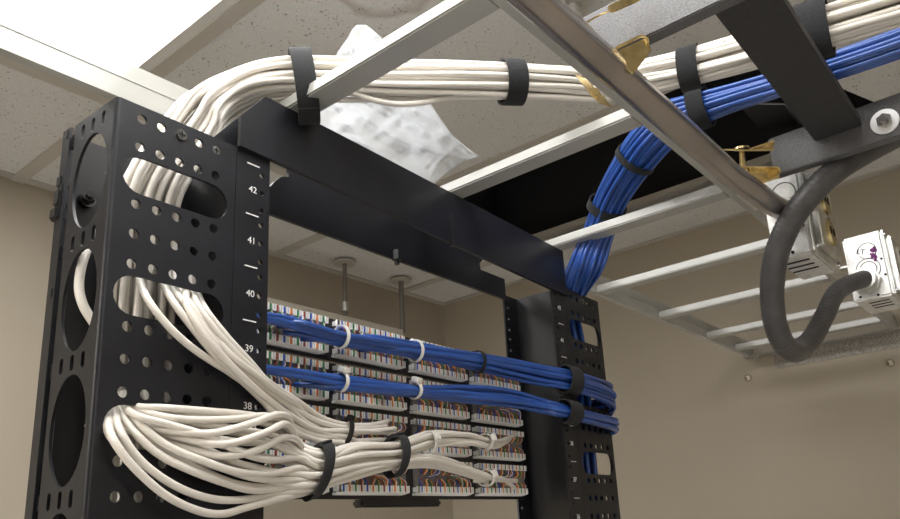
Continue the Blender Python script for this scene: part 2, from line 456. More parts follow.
for s in (0, 1):
    post = link_mesh('post', both(web, s), M['rack_in'], rack)
    link_mesh('perforated_panel', both(perforated, s), M['rack'], post)
    link_mesh('side_panel', both(side, s), M['rack'], post)
    link_mesh('corner_bend', both(corner, s), M['rack'], post, smooth='auto')
    link_mesh('rear_strip', both(rear_strip, s), M['rack'], post)
    link_mesh('rear_panel', both(rear_plate, s), M['rack_in'], post)
    link_mesh('front_flange', both(flange(0.0), s), M['rack'], post)
    link_mesh('rear_flange', both(flange(DP), s), M['rack'], post)
    ticks(s, post)
    if s == 0: post0 = post
    else: post1 = post
# bright screw in one perforation of each post, bolt on the left web
def screw(parent, p, n, r, m, name='screw'):
    bm = bmesh.new(); cyl(bm, p, p+n*r*.5, r, 18); 
    a = Vector((0, 0, 1)); b = n.cross(a)
    frame_box(bm, p+n*r*.52, a*r*.7, b*r*.14, n*r*.06, 1); frame_box(bm, p+n*r*.52, b*r*.7, a*r*.14, n*r*.06, 1)
    return bmfin(name, bm, [m, M['darkhole']], parent, None, 'auto')
screw(post0, Vector((xo+HX[2], -.0005, U*5)), Vector((0, -1, 0)), .0042, M['chrome'])
screw(post0, Vector((xo+HX[4], .001, U*5)), Vector((0, -1, 0)), .0034, M['chrome'])
screw(post1, Vector((G-xo-HX[2], -.0005, U*5)), Vector((0, -1, 0)), .0036, M['chrome'])
bm = bmesh.new(); pb = PY(88, 199, .070)
cyl(bm, pb+Vector((0, .0055, 0)), pb, .0062, 20); cyl(bm, pb, pb+Vector((-.002, -.006, 0)), .0048, 6); cyl(bm, pb+Vector((-.002, -.006, 0)), pb+Vector((-.003, -.010, 0)), .0026, 12)
bmfin('bolt', bm, M['galv_dark'], post0, None, 'auto')
bm = bmesh.new()     # black latch clamped on the rear edge of the left post
for z0, z1, g in ((.187, .197, .0), (.172, .186, .001), (.161, .171, .0028)):
    box(bm, xo-.0022-g*.5, xo+.006, .071, .0795+g, z0, z1)
bevel(bm, .0015, 2)
bmfin('latch', bm, M['rack_in'], post0, None, False)
# top angles front and rear
def slab(P, ya, yb):
    bm = bmesh.new(); n = len(P)
    lo = [bm.verts.new((x, ya, z)) for x, z in P]; hi = [bm.verts.new((x, yb, z)) for x, z in P]
    bm.faces.new(lo); bm.faces.new(hi[::-1])
    for k in range(n): bm.faces.new((lo[k], hi[k], hi[(k+1) % n], lo[(k+1) % n]))
    return bm
bm = slab([(-WF, .2325), (.10, .2298), (.25, .2245), (G+WF, .2195), (G+WF, .2830), (.10, .2880), (-.0090, .2883), (-WF, .2600)], -.0055, -.0014)
b1 = bmfin('top_angle', bm, M['rack'], rack); b1['label'] = 'front top angle of the rack'
bm = bmesh.new(); box(bm, .2385, .2400, -.0085, -.0055, .228, .262); box(bm, .2345, .2400, -.0095, -.0055, .2205, .2255)
bmfin('cable_tab', bm, M['rack_in'], b1)
arc = [(.408-.017*math.sin(a), .2535+.017*math.cos(a)) for a in [PI/2*k/6 for k in range(7)]]
bm = slab([(-WF, .2245), (G-.0015, .2245), (G-.0015, .2535)] + [(.391+.004, .2535), (.393, .262), (.400, .268), (.400, .2875), (.078, .2875), (.078, .2715), (.069, .2680), (.061, .2600), (.056, .2530), (.050, .2500), (-.010, .2500), (-.010, .2875), (-.020, .2780), (-WF, .2600)], DP-.0055, DP-.0014)
b2 = bmfin('top_angle', bm, M['rack'], rack); b2['label'] = 'rear top angle of the rack'
bm = bmesh.new(); pb = PY(395, 262, DP-.006)
cyl(bm, Vector((pb.x, DP-.009, .2335)), Vector((pb.x, DP-.009, .222)), .0055, 6); cyl(bm, Vector((pb.x, DP-.009, .222)), Vector((pb.x, DP-.009, .217)), .003, 10)
bmfin('bolt', bm, M['rack_in'], b2)
g_ = [PY(*q, .012) for q in ((214, 137), (238, 118), (240, 122), (240, 152), (232, 147))]
bm = slab([(q.x, max(q.z, .2328)) for q in g_], .012, .015); bmfin('corner_gusset', bm, M['rack'], rack)
for s in (0, 1):      # base plates at the floor so the posts stand
    bm = bmesh.new(); x0, x1 = (-WF-.05, .02) if s == 0 else (G-.02, G+WF+.05)
    box(bm, x0, x1, -.12, DP+.12, -ZO, -ZO+.006); bmfin('foot', bm, M['rack'], rack)

# ------------------------------------------------------------------ patch panels
PF = .0580
CW = [('w_blue'), ('w_orange'), ('w_green'), ('w_brown')]
XC = [(.0165, .1155), (.1260, .2245), (.2365, .3330), (.3445, .4450)]
ROWZ = [.1298, .0850, .0420, -.0008]     # top of the upper strip of each row
ORD = ['topmost', 'second', 'third', 'lowest']
for r, zt in enumerate(ROWZ):
    t = empty('patch_panel', (G/2, PF, zt-.045))
    tag(t, ('%s black patch panel row in the rack, ' % ORD[r]) + ['under the upper blue cable bundle', 'under the lower blue cable bundle',
        'behind the white cables with the black tie', 'behind the two white cable branches'][r], 'patch panel', 'patch panels in the rack')
    bm = bmesh.new(); box(bm, .0012, G-.0012, PF+.003, PF+.007, zt-.0405, zt+.0022)
    bmfin('backplate', bm, M['rack_in'], t)
    for c, (x0, x1) in enumerate(XC):
        bm = bmesh.new()
        box(bm, x0+.001, x1-.001, PF+.0002, PF+.003, zt-.0365, zt-.001)
        for k in range(6):
            xx = x0+.008+k*(x1-x0-.012)/6
            box(bm, xx, xx+.0012, PF-.0008, PF+.0002, zt-.034, zt-.008)
        blk = bmfin('connector_block', bm, M['block'], t)
        for w in (0, 1):
            z1, z0 = (zt, zt-.0062) if w == 0 else (zt-.0278, zt-.0344)
            bm = bmesh.new(); pitch = (x1-x0-.006)/12
            box(bm, x0, x1, PF-.0015, PF+.003, z0+.0008, z1-.0008)
            if w == 1:   # sloping ledge under the lower strip with a chamfered right end
                A = [(x0-.001, PF-.0034, z0-.0002), (x1, PF-.0034, z0-.0002), (x1, PF+.003, z0-.0002), (x0-.001, PF+.003, z0-.0002)]
                Bq = [(x0-.001, PF-.0005, z0-.0026), (x1-.008, PF-.0005, z0-.0026), (x1-.008, PF+.003, z0-.0026), (x0-.001, PF+.003, z0-.0026)]
                box8(bm, [Vector(p) for p in Bq+A])
                box(bm, x0, x1, PF-.0034, PF-.0015, z0-.0002, z0+.0010)
            for k in range(13):
                cx = x0+.0030+k*pitch
                wd = pitch*.30
                a, b = cx-wd, cx+wd
                a = max(a, x0); b = min(b, x1)
                box(bm, a, b, PF-.0042, PF-.0015, z0, z1)
                box(bm, (a+b)/2-.0003, (a+b)/2+.0003, PF-.0045, PF-.0042, z0+.001, z1, False, 1)
            if c > 0:
                box(bm, x0, x0+.0035, PF-.0042, PF-.0015, z0, z1)
            bmfin('wire_clip_strip', bm, [M['clip'], M['white_plastic']], blk)
            bm = bmesh.new()
            for k in range(12):
                cx = x0+.0030+(k+.5)*pitch; mi = (k+(0 if c else 3)) % 4
                box(bm, cx-.0011, cx+.0011, PF-.0038, PF-.0015, z0+.0006, z1-.0002, False, mi)
                zz = z0-.0006 if w == 0 else z1
                # tail of the wire bending back between the strips
                d = -1 if w == 0 else 1
                p = [Vector((cx, PF-.003, zz)), Vector((cx+.001*random.uniform(-1, 1), PF-.0045, zz+d*.003)), Vector((cx+.004*random.uniform(-1, 1), PF-.002, zz+d*.006)), Vector((cx+.008*random.uniform(-1, 1), PF+.001, zz+d*.0085))]
                sweep(bm, curve_pts(p, 5), .00075, 5, mi)
                p = [q+Vector((.0014, 0, 0)) for q in p]
                sweep(bm, curve_pts(p, 5), .00070, 5, 4 if k % 2 else (mi+3) % 4)
            bmfin('colored_wires', bm, [M[c_] for c_ in CW]+[M['w_white']], blk)
        # untwisted pairs running loose between the strips
        bm = bmesh.new()
        for k in range(4):
            xx = random.uniform(x0+.008, x1-.012); zc = zt-.0175+random.uniform(-.002, .002)
            e = random.choice((-1, 1))
            p = [Vector((xx-.012, PF-.004, zc)), Vector((xx-.004, PF-.010, zc+e*.002)), Vector((xx+.003, PF-.0075, zc+e*.006)), Vector((xx+.006+random.uniform(-.003, .003), PF-.005, zc+e*.010))]
            sweep(bm, curve_pts(p, 8), .0006, 5, k % 4)
            p = [q+Vector((.0012, -.0008, .0006)) for q in p]
            sweep(bm, curve_pts(p, 8), .0006, 5, 4)
        bmfin('loose_wires', bm, [M[c_] for c_ in CW]+[M['w_white']], blk)
# bar fixed under the lowest panel
bm = bmesh.new(); a = PY(356, 500, PF+.006); b = PY(436, 500, PF+.006); zt_ = -.0415
box(bm, a.x, b.x, PF-.002, PF+.012, zt_-.0075, zt_); bevel(bm, .002, 2)
tag(bmfin('label_holder', bm, M['rack_in']), 'short black bar fixed under the lowest patch panel', 'label holder')

# ------------------------------------------------------------------ ladder (overhead cable runway)
lad = empty('cable_ladder', RM(.5, -.07, .2885)); tag(lad, 'light grey overhead cable ladder lying on the rack and reaching the right wall', 'cable ladder')
LZ = .2885
RX0, RX1 = -.75, XR-.003
def rail(ya, yb, name='side_rail'):
    bm = bmesh.new(); s = 1 if yb > ya else -1     # ya = inner face towards camera for the far rail
    y0, y1 = min(ya, yb), max(ya, yb)
    box(bm, RX0, RX1, y0, y1, LZ, LZ+.0195, True)
    box(bm, RX0, RX1, y0+.0012, y1-.0012, LZ+.0195, LZ+.036, True)
    box(bm, RX0, RX1, y0-.0006, y1+.0006, LZ+.0188, LZ+.0203, True)
    return bmfin(name, bm, M['ladder'], lad)
rail(.081, .0905); rail(-.2205, -.230)
for k in range(-3, 6):
    x0 = .0155+k*.2286 - (.03 if k < 0 else 0)
    bm = bmesh.new(); box(bm, x0, x0+.0254, -.2205, .081, LZ+.0006, LZ+.0126, True); bevel(bm, .0015, 2)
    bmfin('rung', bm, M['ladder'], lad, None, False)
bm = bmesh.new(); x0 = 1.325; box(bm, x0, x0+.0254, -.2205, .081, LZ+.0006, LZ+.0126, True); bevel(bm, .0015, 2); bmfin('rung', bm, M['ladder'], lad)
# wall angle under the ladder end
wa = empty('wall_angle', RM(XR, -.07, .252)); tag(wa, 'grey steel angle bracket bolted to the right wall under the ladder end', 'bracket')
bm = bmesh.new(); box(bm, XR-.0035, XR, -.48, .035, .252, LZ, True); box(bm, XR-.035, XR-.0035, -.48, .095, LZ-.0035, LZ, True)
bmfin('angle', bm, M['angle'], wa)
bm = bmesh.new()
for y in (.070, -.25):
    p = RM(XR-.018, y, LZ-.0035); cyl(bm, p, p+V0((0, 0, -.007)), .007, 6)
bmfin('bolt', bm, M['galv'], wa, None, 'auto')
for q, l in (((748, 378), 'brass anchor hole in the right wall left of the flexible conduit loop'), ((890, 363), 'brass anchor hole in the right wall under the wall angle')):
    p = PX(*q, 1.443); d = RM(-1, 0, 0)
    # project to the wall plane exactly
    dr = ray(*q); nrm = RM(1, 0, 0); p = CAM + dr*((RM(XR, 0, 0)-CAM).dot(nrm)/dr.dot(nrm)); p = p
    t = empty('wall_anchor', p); tag(t, l, 'wall anchor')
    bm = bmesh.new(); sweep(bm, [p+d*.0015+(Vector((0, 0, 1))*math.cos(a)+RM(0, 1, 0)*math.sin(a))*.0068 for a in [2*PI*k/20 for k in range(21)]], .0022, 6); bmfin('rim', bm, M['screwhole'], t, None, True)
    bm = bmesh.new(); cyl(bm, p, p+d*.0012, .006, 16); bmfin('bore', bm, M['darkhole'], t)
    bm = bmesh.new(); frame_box(bm, p+d*.003+RM(0, -.0015, 0), RM(0, .0035, 0), Vector((0, .001, .005)), d*.001); bmfin('plug', bm, M['ledge'], t)

# ------------------------------------------------------------------ overhead frame near the camera (grey bars + black crossbar)
fr = empty('support_frame', RM(.25, -.4, .26)); tag(fr, 'dark steel ceiling frame of two grey bars joined by a black crossbar', 'support frame')
FZ = .2645
for x0, x1, y1, l in ((.1115, .1240, -.2480, 0), (.4205, .4330, -.292, 1)):
    bm = bmesh.new(); box(bm, x0, x1, -.95, y1, FZ, FZ+.043, True); bevel(bm, .0010, 2)
    bmfin('grey_bar', bm, M['greybar'], fr)
bm = bmesh.new(); box(bm, .1241, .4204, -.3815, -.337, .2865, .2985, True); bevel(bm, .001, 2)
cb = bmfin('crossbar', bm, M['band'], fr); cb['label'] = 'black crossbar'
bm = bmesh.new(); nb = RM(1, 0, 0); dr = ray(885, 122); pb = CAM + dr*((RM(.4205, 0, 0)-CAM).dot(nb)/dr.dot(nb)); d = RM(-1, 0, 0)
cyl(bm, pb, pb+d*.0018, .0128, 28); bmfin('washer', bm, M['washer'], fr, None, 'auto')['label'] = 'bright washer'; bm = bmesh.new(); cyl(bm, pb+d*.0018, pb+d*.006, .0072, 6); cyl(bm, pb+d*.006, pb+d*.010, .0042, 14)
o = bmfin('bolt', bm, M['chrome'], fr, None, 'auto'); o['label'] = 'bright chrome bolt and washer'
for x, y in ((.118, -.94), (.427, -.94), (.118, -.62), (.427, -.62)):      # threaded hanger rods up to the structure above
    bm = bmesh.new(); cyl(bm, RM(x, y, FZ+.0431), RM(x, y, 1.3), .005, 10); bmfin('hanger_rod', bm, M['galv'], fr, None, 'auto')

# ------------------------------------------------------------------ conduit, boxes, flexible conduit
EY, EZ = -.2735, .2430
EB = (.46, -.287, .236)      # entry into box
ctrl = [RM(-.9, EY, EZ)] + [RM(-.9+.1*k, EY, EZ) for k in range(1, 13)] + [RM(.345, EY-.0005, EZ-.001), RM(.385, EY-.006, EZ-.004), RM(.420, -.284, EZ-.008), RM(.450, -.287, EB[2]), RM(.4675, -.287, EB[2])]
bm = bmesh.new(); sweep(bm, curve_pts(ctrl, 110), .0115, 20)
tag(bmfin('metal_conduit', bm, M['emt'], None, None, True), 'shiny steel conduit pipe running diagonally under the ladder into a junction box', 'conduit')

def jbox(x0, y1, z0, z1, dep, label, second):
    t = empty('junction_box', RM(x0+.05, y1, z0)); tag(t, label, 'junction box', 'steel outlet boxes on the conduit')
    x1 = x0+.102; y0 = y1-dep
    bm = bmesh.new(); box(bm, x0, x1, y0, y1, z0, z1, True); bevel(bm, .003, 3)
    bd = bmfin('body', bm, M['galv_box'], t, None, 'auto')
    def ring(cy, cz, r, tt=.0006):
        sweep(bm, [RM(x0-.0002, cy+r*math.cos(a), cz+r*math.sin(a)) for a in [2*PI*k/28 for k in range(27)]], tt, 5)
    zc = (z0+z1)/2
    bm = bmesh.new()
    if second: 
        ring(y0+dep*.42, z1-.028, .0125); ring(y0+dep*.48, zc-.005, .0165); ring(y0+dep*.48, zc-.005, .0115)
    else:
        ring(y0+dep*.45, z1-.028, .0125); ring(y0+dep*.45, zc, .0165)
    bmfin('knockout_rings', bm, M['duct'], t)
    # holes
    for yy, zz in ((y0+.006, z1-.045), (y0+.005, z1-.070), (y1-.01, z0+.006), (y0+.02, z0+.004)):
        bm = bmesh.new(); cyl(bm, RM(x0+.001, yy, zz), RM(x0-.0006, yy, zz), .0019, 10); bmfin('punched_hole', bm, M['darkhole'], bd)
    # slots in the underside
    for k in range(3):
        bm = bmesh.new(); box(bm, x0+.022+k*.018, x0+.026+k*.018, y0+.010, y0+.038, z0-.0006, z0+.001, True); bmfin('punched_slot', bm, M['darkhole'], bd)

    # raised cover with a duplex receptacle facing the camera side
    bm = bmesh.new(); box(bm, x0-.0005, x1+.0005, y0-.0030, y0, z0-.0005, z1+.0005, True); box(bm, x0+.012, x1-.012, y0-.010, y0-.003, z0+.008, z1-.008, True); bevel(bm, .0022, 3)
    cov = bmfin('cover_plate', bm, M['galv'], t, None, 'auto')
    bm = bmesh.new()
    for s in (-1, 1):
        c = RM((x0+x1)/2, y0-.010, zc+s*.019); cyl(bm, c, c+RM(0, -.003, 0), .0150, 24)
        for e in (-1, 1): frame_box(bm, c+RM(e*.006, -.0032, .002), RM(.0009, 0, 0), RM(0, .0006, 0), Vector((0, 0, .004)), 1)
    bmfin('receptacle', bm, [M['gold'] if not second else M['ledge'], M['darkhole']], t, None, 'auto')
    for xx, zz in ((x0+.007, z1-.007), (x1-.007, z0+.007), (x0+.007, z0+.007), (x1-.007, z1-.007), ((x0+x1)/2, zc)):
        c = RM(xx, y0-.003 if zz != zc else y0-.010, zz); bm = bmesh.new(); cyl(bm, c, c+RM(0, -.0025, 0), .0035, 14); bmfin('screw', bm, M['chrome'], cov, None, 'auto')
    return t, x0, x1, y0, y1, zc
B1 = jbox(.4680, -.2640, .189, .290, .041, 'bright steel junction box with brass receptacle where the conduit ends, behind the flexible conduit', False)
B2 = jbox(.8595, -.2630, .222, .324, .054, 'bright steel junction box with purple stain at right edge, flexible conduit entering it', True)
# connectors as parts of their boxes
bm = bmesh.new(); cyl(bm, RM(.4500, -.287, .236), RM(.4677, -.287, .236), .0150, 18); cyl(bm, RM(.4635, -.287, .236), RM(.4677, -.287, .236), .0180, 8)
bmfin('conduit_connector', bm, M['galv_box'], B1[0], None, 'auto')
fz, fy = .2490, -.2860
bm = bmesh.new(); cyl(bm, RM(.834, fy, fz), RM(.8593, fy, fz), .0165, 20); cyl(bm, RM(.848, fy, fz), RM(.8593, fy, fz), .0205, 8)
bmfin('conduit_connector', bm, M['galv'], B2[0], None, 'auto')
# maker's letters stamped in the knockout and the purple stain on box two
mt = Matrix.Translation(RM(.8588, B2[3]+.0315, .2965)) @ Matrix.Rotation(TH, 4, 'Z') @ Matrix(((0, 0, -1, 0), (-1, 0, 0, 0), (0, 1, 0, 0), (0, 0, 0, 1))) @ Matrix.Rotation(-.3, 4, 'Z')
me = text_mesh('LT', .011, mt, .0003); o = link_mesh('stamped_letters', me, M['duct'], B2[0])
bm = bmesh.new()
for k in range(14):
    yy = B2[3]+.015+random.uniform(-.004, .004); zz = .290+random.uniform(-.011, .009)
    cyl(bm, RM(.8597, yy, zz), RM(.8585, yy, zz), random.uniform(.0012, .0034), 7)
bmfin('paint_stain', bm, M['purple'], B2[0])
# straps that carry the boxes from the ladder rail
for B, nm in ((B1, 0), (B2, 1)):
    bm = bmesh.new(); box(bm, B[1]+.02, B[1]+.08, B[3]+.005, -.2306, LZ-.004, LZ-.001, True); 
    box(bm, B[1]+.02, B[1]+.08, -.2330, -.2306, LZ-.001, LZ+.015, True)
    bmfin('mounting_bracket', bm, M['galv'], B[0])

fl = [(RM(.840, fy, fz), None), (RM(.815, fy, fz), None)]
fpts = [RM(.857, fy, fz), RM(.838, fy, fz)]
for q in ((838, 291, 1.06), (825, 315, 1.01), (812, 338, .95), (798, 351, .91), (785, 346, .87), (775, 322, .84), (772, 290, .82), (776, 257, .80), (789, 224, .785), (808, 197, .775), (834, 172, .775), (862, 154, .785), (900, 134, .80), (950, 110, .81), (1010, 85, .82)):
    fpts.append(PD(*q))
fpts += [fpts[-1]+(fpts[-1]-fpts[-2])*k_ for k_ in (1, 2.2, 3.6, 5)]
N = 560
pp = curve_pts(fpts, N)
bm = bmesh.new(); sweep(bm, pp, .0127, 18, 0, True, lambda i: .0127+(.00016 if (i % 4) < 2 else -.0001)*(1 if i > 60 else .5))
tag(bmfin('flexible_conduit', bm, M['flex'], None, None, True), 'thick dark grey flexible conduit hanging in a loop between the boxes', 'flexible conduit')

# clamps
def ribbon3(bm, pts, wdir, thick, mi=0):
    """bent sheet: polyline pts (centre), extruded along wdir both ways, given thickness"""
    n = len(pts); rows = []
    for i in range(n):
        d = (pts[min(i+1, n-1)]-pts[max(i-1, 0)]).normalized(); nn = d.cross(wdir).normalized()*thick/2
        w = wdir
        rows.append([bm.verts.new(pts[i]-w-nn), bm.verts.new(pts[i]+w-nn), bm.verts.new(pts[i]+w+nn), bm.verts.new(pts[i]-w+nn)])
    for i in range(n-1):
        for k in range(4): bm.faces.new((rows[i][k], rows[i][(k+1) % 4], rows[i+1][(k+1) % 4], rows[i+1][k])).material_index = mi
    bm.faces.new(rows[0][::-1]).material_index = mi; bm.faces.new(rows[-1]).material_index = mi
dep = (RM(.395, -.288, .272)-CAM).dot(FW)
t = empty('conduit_clamp', RM(.33, -.30, .25)); tag(t, 'yellow zinc clamp with bolt holding the conduit to the second grey bar', 'clamp', 'yellow clamps on the conduit')
wv = (ray(742, 158)).normalized()*.009
bm = bmesh.new(); D = lambda x, y, e=0: PD(x, y, dep+e)
ribbon3(bm, [D(707, 139), D(711, 140), D(714, 147), D(718, 149.5), D(745, 150.3), D(773, 150)], wv, .0018)
ribbon3(bm, [D(750, 149), D(762, 145), D(774, 141)], wv*.9, .0016)
v = [bm.verts.new(D(*q)) for q in ((752, 148.5), (773.5, 140.5), (774.5, 143), (773.5, 150))]; bm.faces.new(v)
bmfin('upper_jaw', bm, M['gold'], t)
bm = bmesh.new(); ribbon3(bm, [D(726, 165.8), D(750, 166.8), D(778, 167.2)], wv, .0018)
ribbon3(bm, [D(778, 167.2), D(780, 172), D(774, 178), D(752, 186)], wv*1.2, .0018); P1 = [(735, 167), (778, 167.5), (780, 178), (752, 187), (745, 176)]
lo = [bm.verts.new(D(*q, .004)) for q in P1]; hi = [bm.verts.new(D(*q, .006)) for q in P1]
bm.faces.new(lo); bm.faces.new(hi[::-1])
for k in range(5): bm.faces.new((lo[k], lo[(k+1) % 5], hi[(k+1) % 5], hi[k]))
bmfin('lower_jaw', bm, M['gold'], t)
bm = bmesh.new(); cyl(bm, D(741.5, 149), D(743, 170), .0030, 14); cyl(bm, D(741.3, 147), D(741.5, 149.3), .0075, 18, 0, .0085)
cyl(bm, D(743, 170), D(744, 173), .0060, 16); cyl(bm, D(744, 173), D(745.5, 181), .0050, 6)
bmfin('bolt', bm, M['gold'], t, None, 'auto')
dep = (RM(.108, -.265, .262)-CAM).dot(FW)-.022
t = empty('conduit_clamp', RM(.12, -.28, .25)); tag(t, 'yellow zinc clamp holding the conduit to the first grey bar', 'clamp', 'yellow clamps on the conduit')
wv = (ray(630, 50)).normalized()*.004
bm = bmesh.new()
ribbon3(bm, [D(613, 53), D(616, 48), D(642, 35.5), D(647, 38), D(648, 44)], wv, .0022)
P1 = [(613.5, 52), (646.5, 38), (648, 44), (652, 50), (641, 62), (633, 75), (626, 68), (616, 58)]
lo = [bm.verts.new(D(*q, -.001)) for q in P1]; hi = [bm.verts.new(D(*q, .006)) for q in P1]
bm.faces.new(lo); bm.faces.new(hi[::-1])
for k in range(len(P1)): bm.faces.new((lo[k], lo[(k+1) % len(P1)], hi[(k+1) % len(P1)], hi[k]))
bevel(bm, .0008, 2)
bmfin('lower_jaw', bm, M['gold'], t, None, 'auto')
bm = bmesh.new(); ribbon3(bm, [D(584, 24), D(596, 17), D(609, 11)], wv*.6, .0012)
P1 = [(607, 7), (610, 4.5), (640, -9), (641, -3), (640, 1), (613, 13), (609, 12)]
lo = [bm.verts.new(D(*q, -.002)) for q in P1]; hi = [bm.verts.new(D(*q, .004)) for q in P1]
bm.faces.new(lo); bm.faces.new(hi[::-1])
for k in range(len(P1)): bm.faces.new((lo[k], lo[(k+1) % len(P1)], hi[(k+1) % len(P1)], hi[k]))
bevel(bm, .0007, 2); bmfin('upper_jaw', bm, M['gold'], t, None, 'auto')
bm = bmesh.new()
P1 = [(574, 73), (586, 79), (597, 90), (606, 99), (612, 107), (600, 104), (590, 94)]
lo = [bm.verts.new(D(*q, .030)) for q in P1]; hi = [bm.verts.new(D(*q, .033)) for q in P1]
bm.faces.new(lo); bm.faces.new(hi[::-1])
for k in range(len(P1)): bm.faces.new((lo[k], lo[(k+1) % len(P1)], hi[(k+1) % len(P1)], hi[k]))
cyl(bm, D(596, 93, .030), D(595.5, 92, .022), .0030, 12)
bmfin('pipe_tab', bm, M['gold'], t, None, 'auto')

# ------------------------------------------------------------------ cables
RC = .00268
def cable(name, pts, n, matr, rad, label, cat, group, jit=0):
    bm = bmesh.new(); sweep(bm, curve_pts(pts, n), rad, 9)
    return tag(bmfin(name, bm, matr, None, None, True), label, cat, group)

def bundle(ctrl, n, m, rad, label, group, seed, steps=70, wob=.10, t0=None, tw=.5, name='network_cable', shrink=1):
    """ctrl: list of (centre, A, B): A and B are the half-axes of the elliptical bundle"""
    rnd = random.Random(seed)
    Cs = [c[0] for c in ctrl]; As = [c[1] for c in ctrl]; Bs = [c[2] for c in ctrl]
    out = []
    for i in range(n):
        rr = math.sqrt((i+.5)/n); ph = i*2.39996+seed
        a1, a2 = rnd.uniform(0, 6.28), rnd.uniform(0, 6.28); f1, f2 = rnd.uniform(1.2, 2.6), rnd.uniform(1.2, 2.6)
        s0 = 0 if t0 is None else t0(i, rnd)
        pts = []
        for k in range(steps):
            t = s0+(1-s0)*k/(steps-1)
            ang = ph + tw*t
            u = rr*math.cos(ang)+wob*math.sin(f1*6.28*t+a1); v = rr*math.sin(ang)+wob*math.sin(f2*6.28*t+a2)
            L = math.hypot(u, v)
            if L > 1.04: u, v = u/L*1.04, v/L*1.04
            p = cr(Cs, t)+cr(As, t)*u+cr(Bs, t)*v
            if s0 > 0 and k < 6: p = p+Vector((0, (.050-p.y)*(1-k/6)**1.5, 0))
            pts.append(p)
        bm = bmesh.new(); sweep(bm, pts, rad, 9)
        out.append(tag(bmfin(name, bm, m, None, None, True), label, 'cable', group))
    return out

def strap(c, A, B, T, w, th, m, name, label, group=None, tail=None, grow=1.0, n=40, head=None):
    """band around a bundle: ellipse A,B round c, width w along T"""
    bm = bmesh.new(); T = T.normalized(); rings = []
    la, lb = A.length, B.length
    for k in range(n):
        a = 2*PI*k/n; e = A*math.cos(a)+B*math.sin(a)
        nrm = (A.normalized()*math.cos(a)/la + B.normalized()*math.sin(a)/lb).normalized()
        rings.append([bm.verts.new(c+e-T*w/2), bm.verts.new(c+e+T*w/2), bm.verts.new(c+e+nrm*th+T*w/2), bm.verts.new(c+e+nrm*th-T*w/2)])
    for k in range(n):
        r0, r1 = rings[k], rings[(k+1) % n]
        for j in range(4): bm.faces.new((r0[j], r0[(j+1) % 4], r1[(j+1) % 4], r1[j]))
    if tail:      # overlapping loose end
        a0, a1, lift = tail; rows = []
        for k in range(14):
            a = a0+(a1-a0)*k/13; e = A*math.cos(a)+B*math.sin(a); nrm = e.normalized(); d = th*1.02+lift*(k/13)**2
            rows.append([bm.verts.new(c+e+nrm*d-T*w/2), bm.verts.new(c+e+nrm*d+T*w/2), bm.verts.new(c+e+nrm*(d+th)+T*w/2), bm.verts.new(c+e+nrm*(d+th)-T*w/2)])
        for k in range(13):
            for j in range(4): bm.faces.new((rows[k][j], rows[k][(j+1) % 4], rows[k+1][(j+1) % 4], rows[k+1][j]))
        bm.faces.new(rows[0][::-1]); bm.faces.new(rows[-1])
    o = bmfin(name, bm, m, None, None, 'auto'); tag(o, label, 'cable strap' if 'strap' in name else 'cable tie', group)
    if head:
        a, hs = head; e = A*math.cos(a)+B*math.sin(a); nn = e.normalized(); tt = T.cross(nn)
        bm = bmesh.new(); frame_box(bm, c+e+nn*(th+hs*.35), T*hs*.75, tt*hs, nn*hs*.5); bevel(bm, hs*.2, 2)
        bmfin('tie_head', bm, m, o, None, 'auto')
    return o

V = Vector
# --- white overhead bundle: up inside the left post, out of its top, along the ladder, over the frame
def ax(c0, c1, r): pass
W = [
 (V((-.0750, .048, -.30)), V((.025, 0, 0)), V((0, .017, 0))),
 (V((-.0760, .048, -.10)), V((.025, 0, 0)), V((0, .017, 0))),
 (V((-.0770, .048, .02)), V((.025, 0, 0)), V((0, .017, 0))),
 (V((-.0775, .047, .12)), V((.025, 0, 0)), V((0, .017, 0))),
 (V((-.0760, .046, .19)), V((.025, 0, 0)), V((0, .017, 0))),
]
wpx = [(195, 130, .244), (210, 110, .280), (232, 96, .304), (262, 84, .318), (300, 79, .325), (350, 80, .329), (405, 81, .330), (460, 81, .330), (512, 82, .332), (560, 84, .338), (605, 86, .349), (650, 77, .352), (690, 68, .350), (740, 54, .345), (790, 38, .34), (840, 22, .34), (900, 4, .34), (960, -18, .34), (1040, -50, .34)]
for i, q in enumerate(wpx):
    f = min(1, (i+.4)/3)
    W.append((PZ(*q) if i else PY(q[0], q[1], .040), V((.025*(1-f), 0, -.0175*f-.009*(1-f))), V((.013*f, .018*(1-f)+.010*f, 0))))
for k_ in (1, 2, 3): W.append((W[-1][0]+(W[-1][0]-W[-2][0])*1.2, W[-1][1], W[-1][2]))
bundle(W, 30, M['white_cable'], RC, 'white network cable in the thick bundle arching from the left post over the ladder', 'white cables of the overhead bundle', 3, 140, .12, None, .8)
def at(ctrl, idx):
    c = ctrl[idx]; T = (ctrl[min(idx+1, len(ctrl)-1)][0]-ctrl[max(idx-1, 0)][0]).normalized(); return c[0], c[1], c[2], T
def strap_at(ctrl, idx, w, th, label, m='velcro', name='velcro_strap', group='black hook-and-loop straps on the bundles', pad=RC+.0004, tail=None, sc=1.0, off=V((0, 0, 0)), head=None, frac=0):
    c, A, B, T = at(ctrl, idx)
    if frac: c = c.lerp(ctrl[idx+1][0], frac)
    A = A - T*A.dot(T); B = B - T*B.dot(T); 
    A = A.normalized()*(A.length*sc+pad); B = B.normalized()*(B.length*sc+pad)
    return strap(c+off, A, B, T, w, th, M[m], name, label, group, tail, head=head)
c1 = PZ(304, 84, .3125); T1v = (W[10][0]-W[8][0]).normalized(); A1 = V((.004, -.004, -.0325)); A1 -= T1v*A1.dot(T1v); B1v = T1v.cross(A1).normalized()*.021
